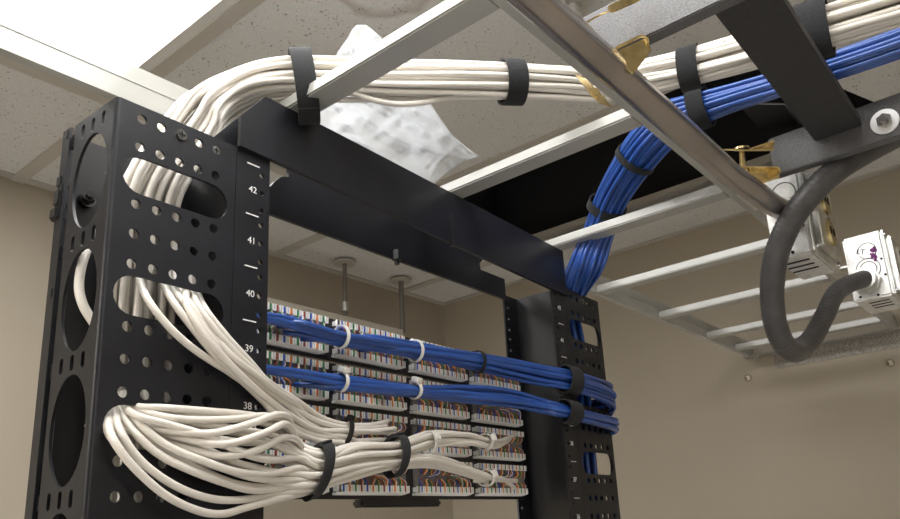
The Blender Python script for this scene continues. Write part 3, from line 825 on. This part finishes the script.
strap(c1, A1, B1v, T1v, .0185, .0016, M['velcro'], 'velcro_strap', 'black strap around the white overhead bundle and the first ladder rung', 'black hook-and-loop straps on the bundles', (-.5, .9, .004))
strap_at(W, 13, .0195, .0016, 'black strap around the white overhead bundle midway between the two ladder rungs', tail=(1.0, 2.6, .0015))
strap_at(W, 17, .0195, .0016, 'black strap around the white bundle just right of the steel conduit', tail=(1.0, 2.6, .0015))
strap_at(W, 19, .0300, .0016, 'wide black strap with frayed edge around the white bundle behind the black crossbar', tail=(.4, 2.2, .003), sc=1.3, frac=.45)

# --- blue riser bundle from the right post to the overhead run
Bc = [
 (V((.540, .032, -.25)), V((.036, 0, 0)), V((0, .020, 0))),
 (V((.540, .032, .0)), V((.036, 0, 0)), V((0, .020, 0))),
 (V((.538, .028, .15)), V((.035, 0, 0)), V((0, .018, 0))),
 (V((.533, .028, .22)), V((.031, 0, 0)), V((0, .018, 0))),
]
bpx = [(588, 262, .265, .0225), (598, 233, .300, .020), (610, 200, .324, .020), (626, 172, .334, .021), (648, 142, .342, .023), (672, 120, .350, .023), (700, 108, .352, .017), (740, 95, .348, .0135), (790, 80, .342, .0125), (840, 64, .34, .0125), (900, 43, .34, .0125), (960, 20, .34, .0125), (1040, -10, .34, .0125)]
cen = [PZ(a, b, c) for a, b, c, d in bpx]
for i, (a, b, c, d) in enumerate(bpx):
    p0 = cen[max(i-1, 0)] if i else V((.529, .032, .22)); p1 = cen[min(i+1, len(cen)-1)]
    T = (p1-p0).normalized(); view = (cen[i]-CAM).normalized()
    A = T.cross(view).normalized(); Bv = T.cross(A).normalized()
    if A.x < 0: A = -A; Bv = -Bv
    f = min(1, max(0, (i-5)/3))
    Bc.append((cen[i], A*d, Bv*(.0115+.0*f)))
for k_ in (1, 2, 3): Bc.append((Bc[-1][0]+(Bc[-1][0]-Bc[-2][0])*1.2, Bc[-1][1], Bc[-1][2]))
bundle(Bc, 40, M['blue_cable'], .0027, 'blue network cable in the riser bundle climbing from the right post to the overhead run', 'blue cables of the riser bundle', 5, 80, .06, None, .5)
strap_at(Bc, 6, .014, .0015, 'black strap tying the blue riser bundle to the third ladder rung', tail=(-.6, 1.2, .006), frac=-.3)
strap_at(Bc, 7, .010, .0015, 'narrow black strap around the blue riser bundle below the second ladder rung', tail=(1.0, 2.2, .002), frac=.45)
strap_at(Bc, 10, .019, .0016, 'black strap around the blue bundle under the white one right of the conduit', tail=(1.0, 2.2, .002), sc=1.1)

# --- blue bundles across the patch panels
def rowpath(px, A0):
    out = []
    for (x, y, yy, a, b) in px:
        out.append((PY(x, y, yy), V((0, 0, a)), V((0, b, 0))))
    return out
R1 = rowpath([(225, 313, .042, .0030, .003), (267, 318, .040, .0042, .004), (290, 323, .037, .0058, .006), (312, 329, .034, .0068, .0065), (341, 337, .033, .0072, .007), (380, 344, .033, .0075, .007), (422, 352, .032, .0080, .007), (450, 357, .030, .0085, .0075), (478, 362, .026, .0092, .008), (510, 368, .017, .0112, .009), (540, 374, .002, .0122, .009), (566, 379, -.012, .0125, .008)], 0)
x_out = G+WF+WP-.0065
z1_ = R1[-1][0].z
R1 += [(V((x_out-.030, -.014, z1_-.006)), V((0, 0, .0150)), V((0, .009, 0))),
       (V((x_out+.003, -.008, z1_-.014)), V((0, 0, .0170)), V((.008, .006, 0))),
       (V((x_out+.010, .018, z1_-.018)), V((0, 0, .0165)), V((.009, 0, 0))),
       (V((x_out+.003, .048, z1_-.016)), V((0, 0, .0140)), V((.006, .006, 0))),
       (V((x_out-.035, .052, z1_-.012)), V((0, 0, .0140)), V((0, .009, 0)))]
bundle(R1, 15, M['blue_cable'], .0027, 'blue network cable in the bundle crossing the topmost patch panel', 'blue cables over the topmost panel', 11, 90, .17, lambda i, r: (0 if i < 5 else r.uniform(.06, .34)), 1.8)
R2 = rowpath([(225, 362, .044, .0025, .003), (267, 370, .042, .0040, .004), (300, 375, .037, .0052, .0055), (341, 382, .033, .0054, .006), (380, 387, .033, .0052, .006), (422, 391, .032, .0050, .006), (450, 393, .030, .0078, .007), (480, 396, .025, .0105, .008), (510, 400, .016, .0115, .009), (540, 406, .002, .0092, .009), (564, 411, -.012, .0082, .008)], 0)
zz = R2[-1][0].z
R2 += [(V((x_out-.030, -.014, zz-.005)), V((0, 0, .0085)), V((0, .009, 0))),
       (V((x_out+.003, -.008, zz-.008)), V((0, 0, .0095)), V((.008, .006, 0))),
       (V((x_out+.010, .018, zz-.010)), V((0, 0, .0095)), V((.009, 0, 0))),
       (V((x_out+.003, .048, zz-.004)), V((0, 0, .0130)), V((.006, .006, 0))),
       (V((x_out-.035, .052, zz+.000)), V((0, 0, .0130)), V((0, .009, 0)))]
bundle(R2, 11, M['blue_cable'], .0027, 'blue network cable in the bundle crossing the second patch panel', 'blue cables over the second panel', 23, 90, .18, lambda i, r: (0 if i < 4 else r.uniform(.06, .34)), 2.4)
strap_at(R1, 11, .0240, .0016, 'black strap holding the upper blue bundle to the right post', frac=.1, sc=1.12, tail=(1.2, 3.0, .002), pad=.0035)
strap_at(R2, 10, .0250, .0016, 'black strap holding the lower blue bundle to the right post', frac=.1, sc=1.25, tail=(1.2, 3.0, .002), pad=.0035)
zt_g = 'white zip ties on the panel cables'
strap_at(R1, 4, .0035, .0012, 'white zip tie at left on the upper blue bundle', 'ziptie', 'zip_tie', zt_g, head=(1.5, .0058), pad=.003)
strap_at(R1, 6, .0035, .0012, 'white zip tie at right on the upper blue bundle', 'ziptie', 'zip_tie', zt_g, frac=-.22, head=(1.5, .0060), pad=.003)
strap_at(R2, 3, .0035, .0012, 'white zip tie at left on the lower blue bundle', 'ziptie', 'zip_tie', zt_g, head=(-.35, .0055), pad=.003)
strap_at(R2, 5, .0035, .0012, 'white zip tie at right on the lower blue bundle', 'ziptie', 'zip_tie', zt_g, frac=-.25, head=(-.35, .0055), pad=.003)
strap_at(R1, 8, .0035, .0014, 'thin black tie around the upper blue bundle near the right post', 'blacktie', 'zip_tie', 'black ties on the panel cables', head=(.6, .003), pad=.003)

# --- white cables out of the middle slot of the left post
LA = 'white network cable sweeping down from the middle slot of the left post'
GA = 'white cables from the middle slot'
def run(px, label, group, n=46, rad=RC, m='white_cable'):
    pts = [PY(x, y, d) for x, y, d in px]
    return cable('network_cable', pts, n, M[m], rad, label, 'cable', group)
mid = [
 [(138, 262, .030), (141, 283, .012), (150, 303, -.004), (172, 330, -.010), (198, 352, -.011), (232, 374, -.010), (262, 396, -.006), (290, 424, .006), (318, 436, .016), (345, 437, .024), (375, 450, .032), (397, 458, .040)],
 [(162, 262, .030), (164, 283, .012), (174, 303, -.004), (196, 332, -.011), (216, 356, -.013), (238, 377, -.011), (262, 400, -.006), (285, 425, .004), (315, 440, .014), (345, 443, .024), (365, 448, .034)],
 [(166, 262, .032), (170, 284, .014), (183, 302, -.003), (205, 330, -.009), (226, 355, -.012), (249, 376, -.012), (268, 392, -.006), (292, 408, .006), (320, 422, .018), (345, 428, .026), (370, 428, .034), (386, 426, .044)],
 [(176, 262, .030), (177, 284, .014), (190, 304, -.002), (214, 336, -.010), (234, 358, -.016), (256, 375, -.015), (276, 391, -.008), (294, 402, .004), (304, 413, .014), (316, 426, .022), (345, 433, .028), (395, 429, .036)],
 [(184, 262, .028), (186, 284, .010), (187, 305, -.008), (203, 333, -.016), (226, 360, -.018), (247, 381, -.017), (264, 396, -.012), (288, 414, .002), (316, 430, .014), (345, 431, .024), (380, 432, .034), (394, 434, .044)],
 [(190, 262, .030), (191, 286, .012), (198, 306, -.004), (217, 332, -.012), (240, 357, -.014), (262, 377, -.012), (280, 390, -.004), (300, 403, .008), (322, 418, .020), (346, 425, .028), (372, 425, .036), (388, 421, .046)],
 [(196, 264, .034), (197, 290, .016), (206, 310, .000), (228, 338, -.008), (250, 362, -.010), (270, 386, -.006), (284, 402, .002), (302, 420, .010), (326, 434, .018), (346, 441, .026), (380, 440, .036), (392, 440, .046)],
]
for p in mid: run(p, LA, GA, 60)
tc = PY(345, 433, .026)
strap(tc, V((0, .0075, 0)), V((.004, 0, .0125)), V((1, 0, -.2)), .0045, .0015, M['blacktie'], 'zip_tie', 'thin black tie around the white cables from the middle slot', 'black ties on the panel cables', head=(1.9, .0035))

# --- white cables out of the lower slot: sweep under the flange, through two straps, on to the lower panels
LB = 'white network cable in the heavy bundle from the lower slot of the left post'
GB = 'white cables from the lower slot'
heads = [
 [(104, 398, .030), (107, 414, .008), (112, 437, -.012), (132, 465, -.018), (164, 494, -.020), (196, 510, -.021), (222, 514, -.021), (248, 507, -.019), (282, 498, -.012)],
 [(108, 396, .032), (114, 410, .010), (121, 433, -.010), (142, 462, -.016), (174, 485, -.020), (208, 498, -.021), (240, 500, -.020), (275, 494, -.012)],
 [(116, 394, .032), (120, 408, .010), (134, 432, -.008), (160, 455, -.016), (190, 470, -.022), (222, 482, -.024), (252, 490, -.022), (285, 488, -.010)],
 [(124, 394, .034), (127, 407, .012), (140, 424, -.008), (168, 446, -.018), (206, 462, -.026), (238, 472, -.028), (270, 474, -.022), (300, 468, -.008)],
 [(122, 394, .030), (125, 407, .006), (140, 417, -.010), (170, 425, -.018), (210, 437, -.026), (240, 452, -.030), (270, 460, -.024), (300, 458, -.006)],
 [(130, 394, .030), (133, 406, .006), (160, 416, -.012), (195, 420, -.018), (235, 419, -.022), (268, 416, -.016), (290, 426, -.004), (300, 444, .004)],
 [(132, 392, .028), (136, 406, .002), (165, 408, -.012), (205, 411, -.016), (240, 414, -.017), (262, 418, -.012), (284, 430, .000), (298, 446, .006)],
 [(138, 392, .030), (142, 407, .006), (170, 413, -.008), (205, 415, -.013), (240, 419, -.016), (266, 424, -.012), (282, 436, -.004), (300, 450, .004)],
 [(128, 394, .032), (132, 408, .008), (150, 426, -.008), (182, 432, -.020), (214, 433, -.028), (250, 424, -.030), (276, 415, -.024), (289, 418, -.010), (292, 432, .004), (306, 450, .008)],
 [(134, 394, .034), (138, 409, .010), (160, 430, -.006), (190, 440, -.020), (226, 444, -.030), (262, 434, -.032), (284, 424, -.024), (291, 432, -.008), (294, 446, .004)],
 [(136, 394, .034), (141, 410, .012), (162, 436, -.004), (192, 450, -.018), (226, 456, -.028), (258, 450, -.030), (282, 438, -.022), (296, 440, -.006), (304, 452, .002)],
 [(130, 396, .036), (136, 412, .014), (158, 440, -.004), (190, 458, -.014), (222, 468, -.022), (255, 478, -.024), (290, 480, -.012)],
 [(140, 394, .036), (146, 411, .014), (168, 430, -.004), (200, 446, -.016), (232, 461, -.022), (262, 470, -.022), (296, 474, -.010)],
 [(144, 394, .036), (150, 410, .014), (175, 426, -.004), (205, 436, -.014), (240, 442, -.020), (272, 444, -.018), (300, 454, -.004)],
 [(126, 396, .036), (132, 412, .014), (150, 437, -.004), (176, 456, -.012), (210, 474, -.018), (242, 485, -.020), (280, 486, -.012)],
 [(146, 392, .034), (152, 408, .008), (182, 419, -.010), (216, 426, -.018), (250, 431, -.022), (278, 438, -.014), (302, 456, .000)],
 [(148, 394, .036), (154, 412, .014), (180, 440, -.002), (208, 452, -.012), (240, 466, -.016), (270, 482, -.016), (296, 484, -.006)],
 [(150, 394, .036), (158, 410, .012), (188, 424, -.006), (220, 430, -.014), (256, 437, -.020), (284, 450, -.014), (304, 462, -.002)],
 [(150, 396, .038), (160, 414, .016), (190, 444, .000), (225, 460, -.010), (258, 468, -.012), (290, 476, -.006)],
 [(152, 396, .038), (164, 416, .016), (194, 434, .000), (230, 448, -.008), (262, 456, -.010), (294, 464, .000)],
]
S1 = (PY(318, 471, -.002), V((.003, -.002, .0165)), V((.003, .012, 0)))
S1m = (PY(356, 461, .006), V((.002, 0, .0155)), V((.003, .012, 0)))
S2 = (PY(396, 456, .014), V((.002, 0, .0140)), V((.003, .012, 0)))
tailsU = [(432, 438, .024), (466, 438, .030), (485, 443, .032), (500, 444, .036)]
tailsL = [(432, 462, .024), (462, 470, .030), (487, 478, .033), (500, 480, .036)]
rnd = random.Random(4)
n = len(heads)
order = sorted(range(n), key=lambda i: heads[i][-1][1])
for rank, i in enumerate(order):
    h = [PY(*q) for q in heads[i]]
    v = 1-2*(rank+.5)/n; u = (1 if rank % 2 else -1)*math.sqrt(max(0, 1-v*v))*rnd.uniform(.25, .95)
    v *= .96
    j = lambda s: (rnd.uniform(-s, s))
    pts = h + [S1[0]+S1[1]*v+S1[2]*u]
    v2 = max(-1, min(1, v+j(.22))); u2 = max(-.95, min(.95, u+j(.3)))
    pts.append(S1m[0]+S1m[1]*v2+S1m[2]*u2)
    v3 = max(-1, min(1, v2+j(.2))); pts.append(S2[0]+S2[1]*v3+S2[2]*u2)
    tl = tailsU if v3 > -.05 else tailsL
    vv = (v3*2-.95 if v3 > -.05 else v3*2+1.0); k_end = rnd.choice((2, 3, 4, 4, 4))
    spread = (.0085, .0085, .0055, .0070)
    for k, q in enumerate(tl[:k_end]):
        c = PY(*q); pts.append(c+V((0, u*.006+j(.002), vv*spread[k]*.8+j(.001))))
    endc = PY(512 + j(6), (439 if tl is tailsU else 484)+j(5), .044) if k_end == 4 else pts[-1]+V((.022+j(.006), .012, j(.008)))
    if k_end == 4 and j(1) > .2: endc = PY(478+j(8), (441 if tl is tailsU else 478)+j(4), .046); pts = pts[:-1]
    pts.append(endc)
    cable('network_cable', pts, 84, M['white_cable'], RC, LB, 'cable', GB)
Tn = (S2[0]-S1[0]).normalized()
def pad(v_, p): return v_.normalized()*(v_.length+p)
gv = 'black hook-and-loop straps on the bundles'
strap(S1[0], pad(S1[1], .0045), pad(S1[2], .0050), Tn+V((0, .0, .1)), .0125, .0016, M['velcro'], 'velcro_strap', 'black strap at left on the heavy white bundle below the unit numbers', gv, tail=(-.3, 1.2, .003))
strap(S2[0], pad(S2[1], .0045), pad(S2[2], .0050), Tn, .0125, .0016, M['velcro'], 'velcro_strap', 'black strap at right on the heavy white bundle before it splits', gv, tail=(-.3, 1.2, .004))
for q, A, l in (((428, 443, .023), .0115, 'white zip tie on the upper white branch near the black strap'), ((485, 442, .032), .0085, 'white zip tie near the end of the upper white branch'), ((486, 478, .033), .0085, 'white zip tie near the end of the lower white branch')):
    strap(PY(*q), V((0, 0, A)), V((0, .011, 0)), V((1, 0, 0)), .0035, .0012, M['ziptie'], 'zip_tie', l, zt_g, head=(-1.2, .0042))
# one white cable seen curving behind the left side panel's opening
run([(96, 232, .050), (84, 258, .045), (79, 285, .041), (83, 305, .037), (93, 322, .032), (104, 338, .028)], 'single white network cable curving behind the oval opening of the left side panel', None, 30, .0033)

# loose white loop hanging under the overhead bundle
pts = [PZ(340, 88, .318), PZ(352, 92, .314), PZ(370, 99, .308), PZ(395, 104, .304), PZ(420, 103, .306), PZ(440, 99, .312), PZ(456, 95, .318)]
cable('network_cable', pts, 40, M['white_cable'], RC, 'single white cable sagging below the overhead bundle in front of the plastic bag', 'cable', None)

# ------------------------------------------------------------------ plastic bag
rows = [(25, 357, 366), (30, 352, 373), (38, 348, 382), (50, 339, 388), (65, 331, 396), (82, 322, 410), (100, 312, 428), (118, 305, 440), (135, 302, 452), (150, 305, 470), (156, 308, 479), (163, 316, 460), (175, 338, 444), (188, 372, 430)]
rnd = random.Random(9)
bm = bmesh.new(); grid = []
NX, NY = 80, 90
from mathutils import noise as MN
for j in range(NY):
    t = j/(NY-1)*(len(rows)-1); i = min(int(t), len(rows)-2); f = t-i
    y = rows[i][0]*(1-f)+rows[i+1][0]*f; xa = rows[i][1]*(1-f)+rows[i+1][1]*f; xb = rows[i][2]*(1-f)+rows[i+1][2]*f
    line = []
    for k in range(NX):
        s = k/(NX-1); x = xa*(1-s)+xb*s
        base = .395-.030*(y-25)/160
        q = V((x*.035, y*.035, 3.1)); a_ = (x*.83+y*.55); b_ = (y*.83-x*.55); q = V((a_*.009, b_*.034, 3.1)); q2 = V((a_*.045+b_*.01, b_*.016, 7.7)); nz = abs(MN.noise(q))*.018 + abs(MN.noise(q2))*.011 + abs(MN.noise(q*2.7))*.006 + abs(MN.noise(q2*3.1))*.0025
        nz = .012-nz
        line.append(bm.verts.new(PZ(x, y, base+nz)))
    grid.append(line)
for j in range(NY-1):
    for k in range(NX-1): bm.faces.new((grid[j][k], grid[j][k+1], grid[j+1][k+1], grid[j+1][k]))
bmesh.ops.recalc_face_normals(bm, faces=bm.faces)
bag = bmfin('plastic_bag', bm, M['bag'], None, None, True)
md = bag.modifiers.new('thickness', 'SOLIDIFY'); md.thickness = .0004
tag(bag, 'crumpled clear plastic bag lying on the ladder above the rack', 'plastic bag')

# ------------------------------------------------------------------ ceiling-hung channel by the back wall
hc = empty('hung_channel', RM(.9, .95, .48)); tag(hc, 'pale beige metal channel hung on thin rods along the back wall', 'channel')
zc1 = PY(267, 296, .90).z; pA = PY(150, 264, .90); pB = PY(403, 332, .93)
nrm = RM(0, 1, 0)
def onY(px, py, yy):
    d = ray(px, py); p0 = RM(0, yy, 0); return CAM + d*((p0-CAM).dot(nrm)/d.dot(nrm))
e = onY(403, 332, .93); ex = e.x*CR_+e.y*SR_; ez = e.z
bm = bmesh.new(); ez += .006; box(bm, .30, ex, .93, .97, ez-.034, ez, True); bmfin('channel', bm, M['ledge'], hc)
for px_, py_ in ((345, 300), (402, 310)):
    e2 = onY(px_, py_, .95); x2 = e2.x*CR_+e2.y*SR_
    bm = bmesh.new(); cyl(bm, RM(x2, .95, ez), RM(x2, .95, ZC-.006), .0055 if px_ == 345 else .0075, 12)
    rod = bmfin('hanger_rod', bm, M['rod'], hc, None, 'auto')
    bm = bmesh.new(); cyl(bm, RM(x2, .95, ZC-.012), RM(x2, .95, ZC-.006), .03, 20); bmfin('ceiling_cup', bm, M['tee'], rod, None, 'auto')
    if px_ == 345:
        bm = bmesh.new(); cyl(bm, RM(x2, .95, ez+.02), RM(x2, .95, ez+.045), .011, 10); bmfin('rod_nut', bm, M['galv'], rod, None, 'auto')

# small round fitting in the ceiling next to the steel conduit
p = PZ(574, 2, ZC+.0005); bm = bmesh.new()
cyl(bm, p+V((0, 0, 0)), p+V((0, 0, -.010)), .026, 28, 0, .022); cyl(bm, p+V((0, 0, -.010)), p+V((0, 0, -.022)), .012, 18, 0, .009)
tag(bmfin('sprinkler_head', bm, M['galv'], None, None, 'auto'), 'round grey ceiling fitting beside the steel conduit', 'sprinkler')

# dark duct and joist up in the open plenum
t = empty('air_duct', RM(1.05, .1, .80)); tag(t, 'dark air duct above the missing ceiling tile', 'duct')
a = PZ(737, 103, .76); bq = PZ(785, 104, .76); c_ = PZ(803, 128, .76)
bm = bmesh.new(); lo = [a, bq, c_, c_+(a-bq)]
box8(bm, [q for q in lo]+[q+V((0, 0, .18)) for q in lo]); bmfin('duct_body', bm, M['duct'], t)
bm = bmesh.new(); 
for q0, q1 in ((a, bq), (bq, c_)): sweep(bm, [q0, q1], .0022, 6)
bmfin('duct_lit_edge', bm, M['galv'], t)  # lighter rods painting the light caught on two duct edges
bm = bmesh.new(); q0 = PZ(838, 103, .80); q1 = PZ(885, 99, .80); sweep(bm, [q0, q1], .004, 6)
q0 = PZ(840, 98, .80); q1 = PZ(852, 91, .80); sweep(bm, [q0, q1], .003, 6)
tag(bmfin('joist_brace', bm, M['duct'], None, None, False), 'thin metal brace inside the ceiling opening', 'brace')

# handwritten ink marks on three white cables, lying on the cable surface
bpy.context.view_layer.update()
DG = bpy.context.evaluated_depsgraph_get()
def ink(strokes, w):
    host = None; bm = bmesh.new()
    for st in strokes:
        pts = []
        for k in range(len(st)-1):
            for f in (0, .34, .67): pts.append((st[k][0]*(1-f)+st[k+1][0]*f, st[k][1]*(1-f)+st[k+1][1]*f))
        pts.append(st[-1]); hit = []
        for q in pts:
            ok, loc, nn, _, ob, _ = SC.ray_cast(DG, CAM+Vector((0, 0, ZO)), ray(*q).normalized())
            if ok and ob.name.startswith('network_cable') and (host is None or ob == host):
                host = ob; hit.append(loc - Vector((0, 0, ZO)) + nn*.0001)
        if len(hit) > 1: sweep(bm, hit, w, 5)
    if host is None or not bm.verts: bm.free(); return
    o = bmfin('ink_mark', bm, M['ink'], host, None, False); o['label'] = 'black handwritten mark'
ink([[(715, 44), (716, 39.5)], [(715.5, 42), (718, 40.5), (719, 43)], [(722, 40), (724, 41.5), (727, 38)]], .00028)
ink([[(636, 62), (640, 61)], [(641, 61), (644, 61.5)]], .00035)
ink([[(357, 450), (355, 452), (357, 454), (359, 452)], [(360, 454), (360.5, 451), (362, 453), (363, 450.5), (364, 453)]], .00022)

# ------------------------------------------------------------------ camera + render look
for o in list(bpy.data.objects):
    if '_b' in o: del o['_b']
cd = bpy.data.cameras.new('camera'); cam = bpy.data.objects.new('camera', cd); COL.objects.link(cam)
cd.sensor_fit = 'HORIZONTAL'; cd.sensor_width = 36; cd.lens = FPX/900*36
cd.shift_x = (450-CX)/900; cd.shift_y = (CY-259.5)/900
cd.clip_start = .01
m3 = Matrix((RT, UP, -FW)).transposed()
cam.matrix_world = Matrix.Translation(CAM+V((0, 0, ZO))) @ m3.to_4x4()
SC.camera = cam
w = bpy.data.worlds.new('world'); SC.world = w; w.use_nodes = True
w.node_tree.nodes['Background'].inputs[0].default_value = (.02, .02, .022, 1)
SC.view_settings.view_transform = 'Standard'; SC.view_settings.look = 'None'; SC.view_settings.gamma = 1; SC.view_settings.use_curve_mapping = False
SC.view_settings.exposure = 0.95
SC.cycles.use_denoising = True
SC.cycles.max_bounces = 8
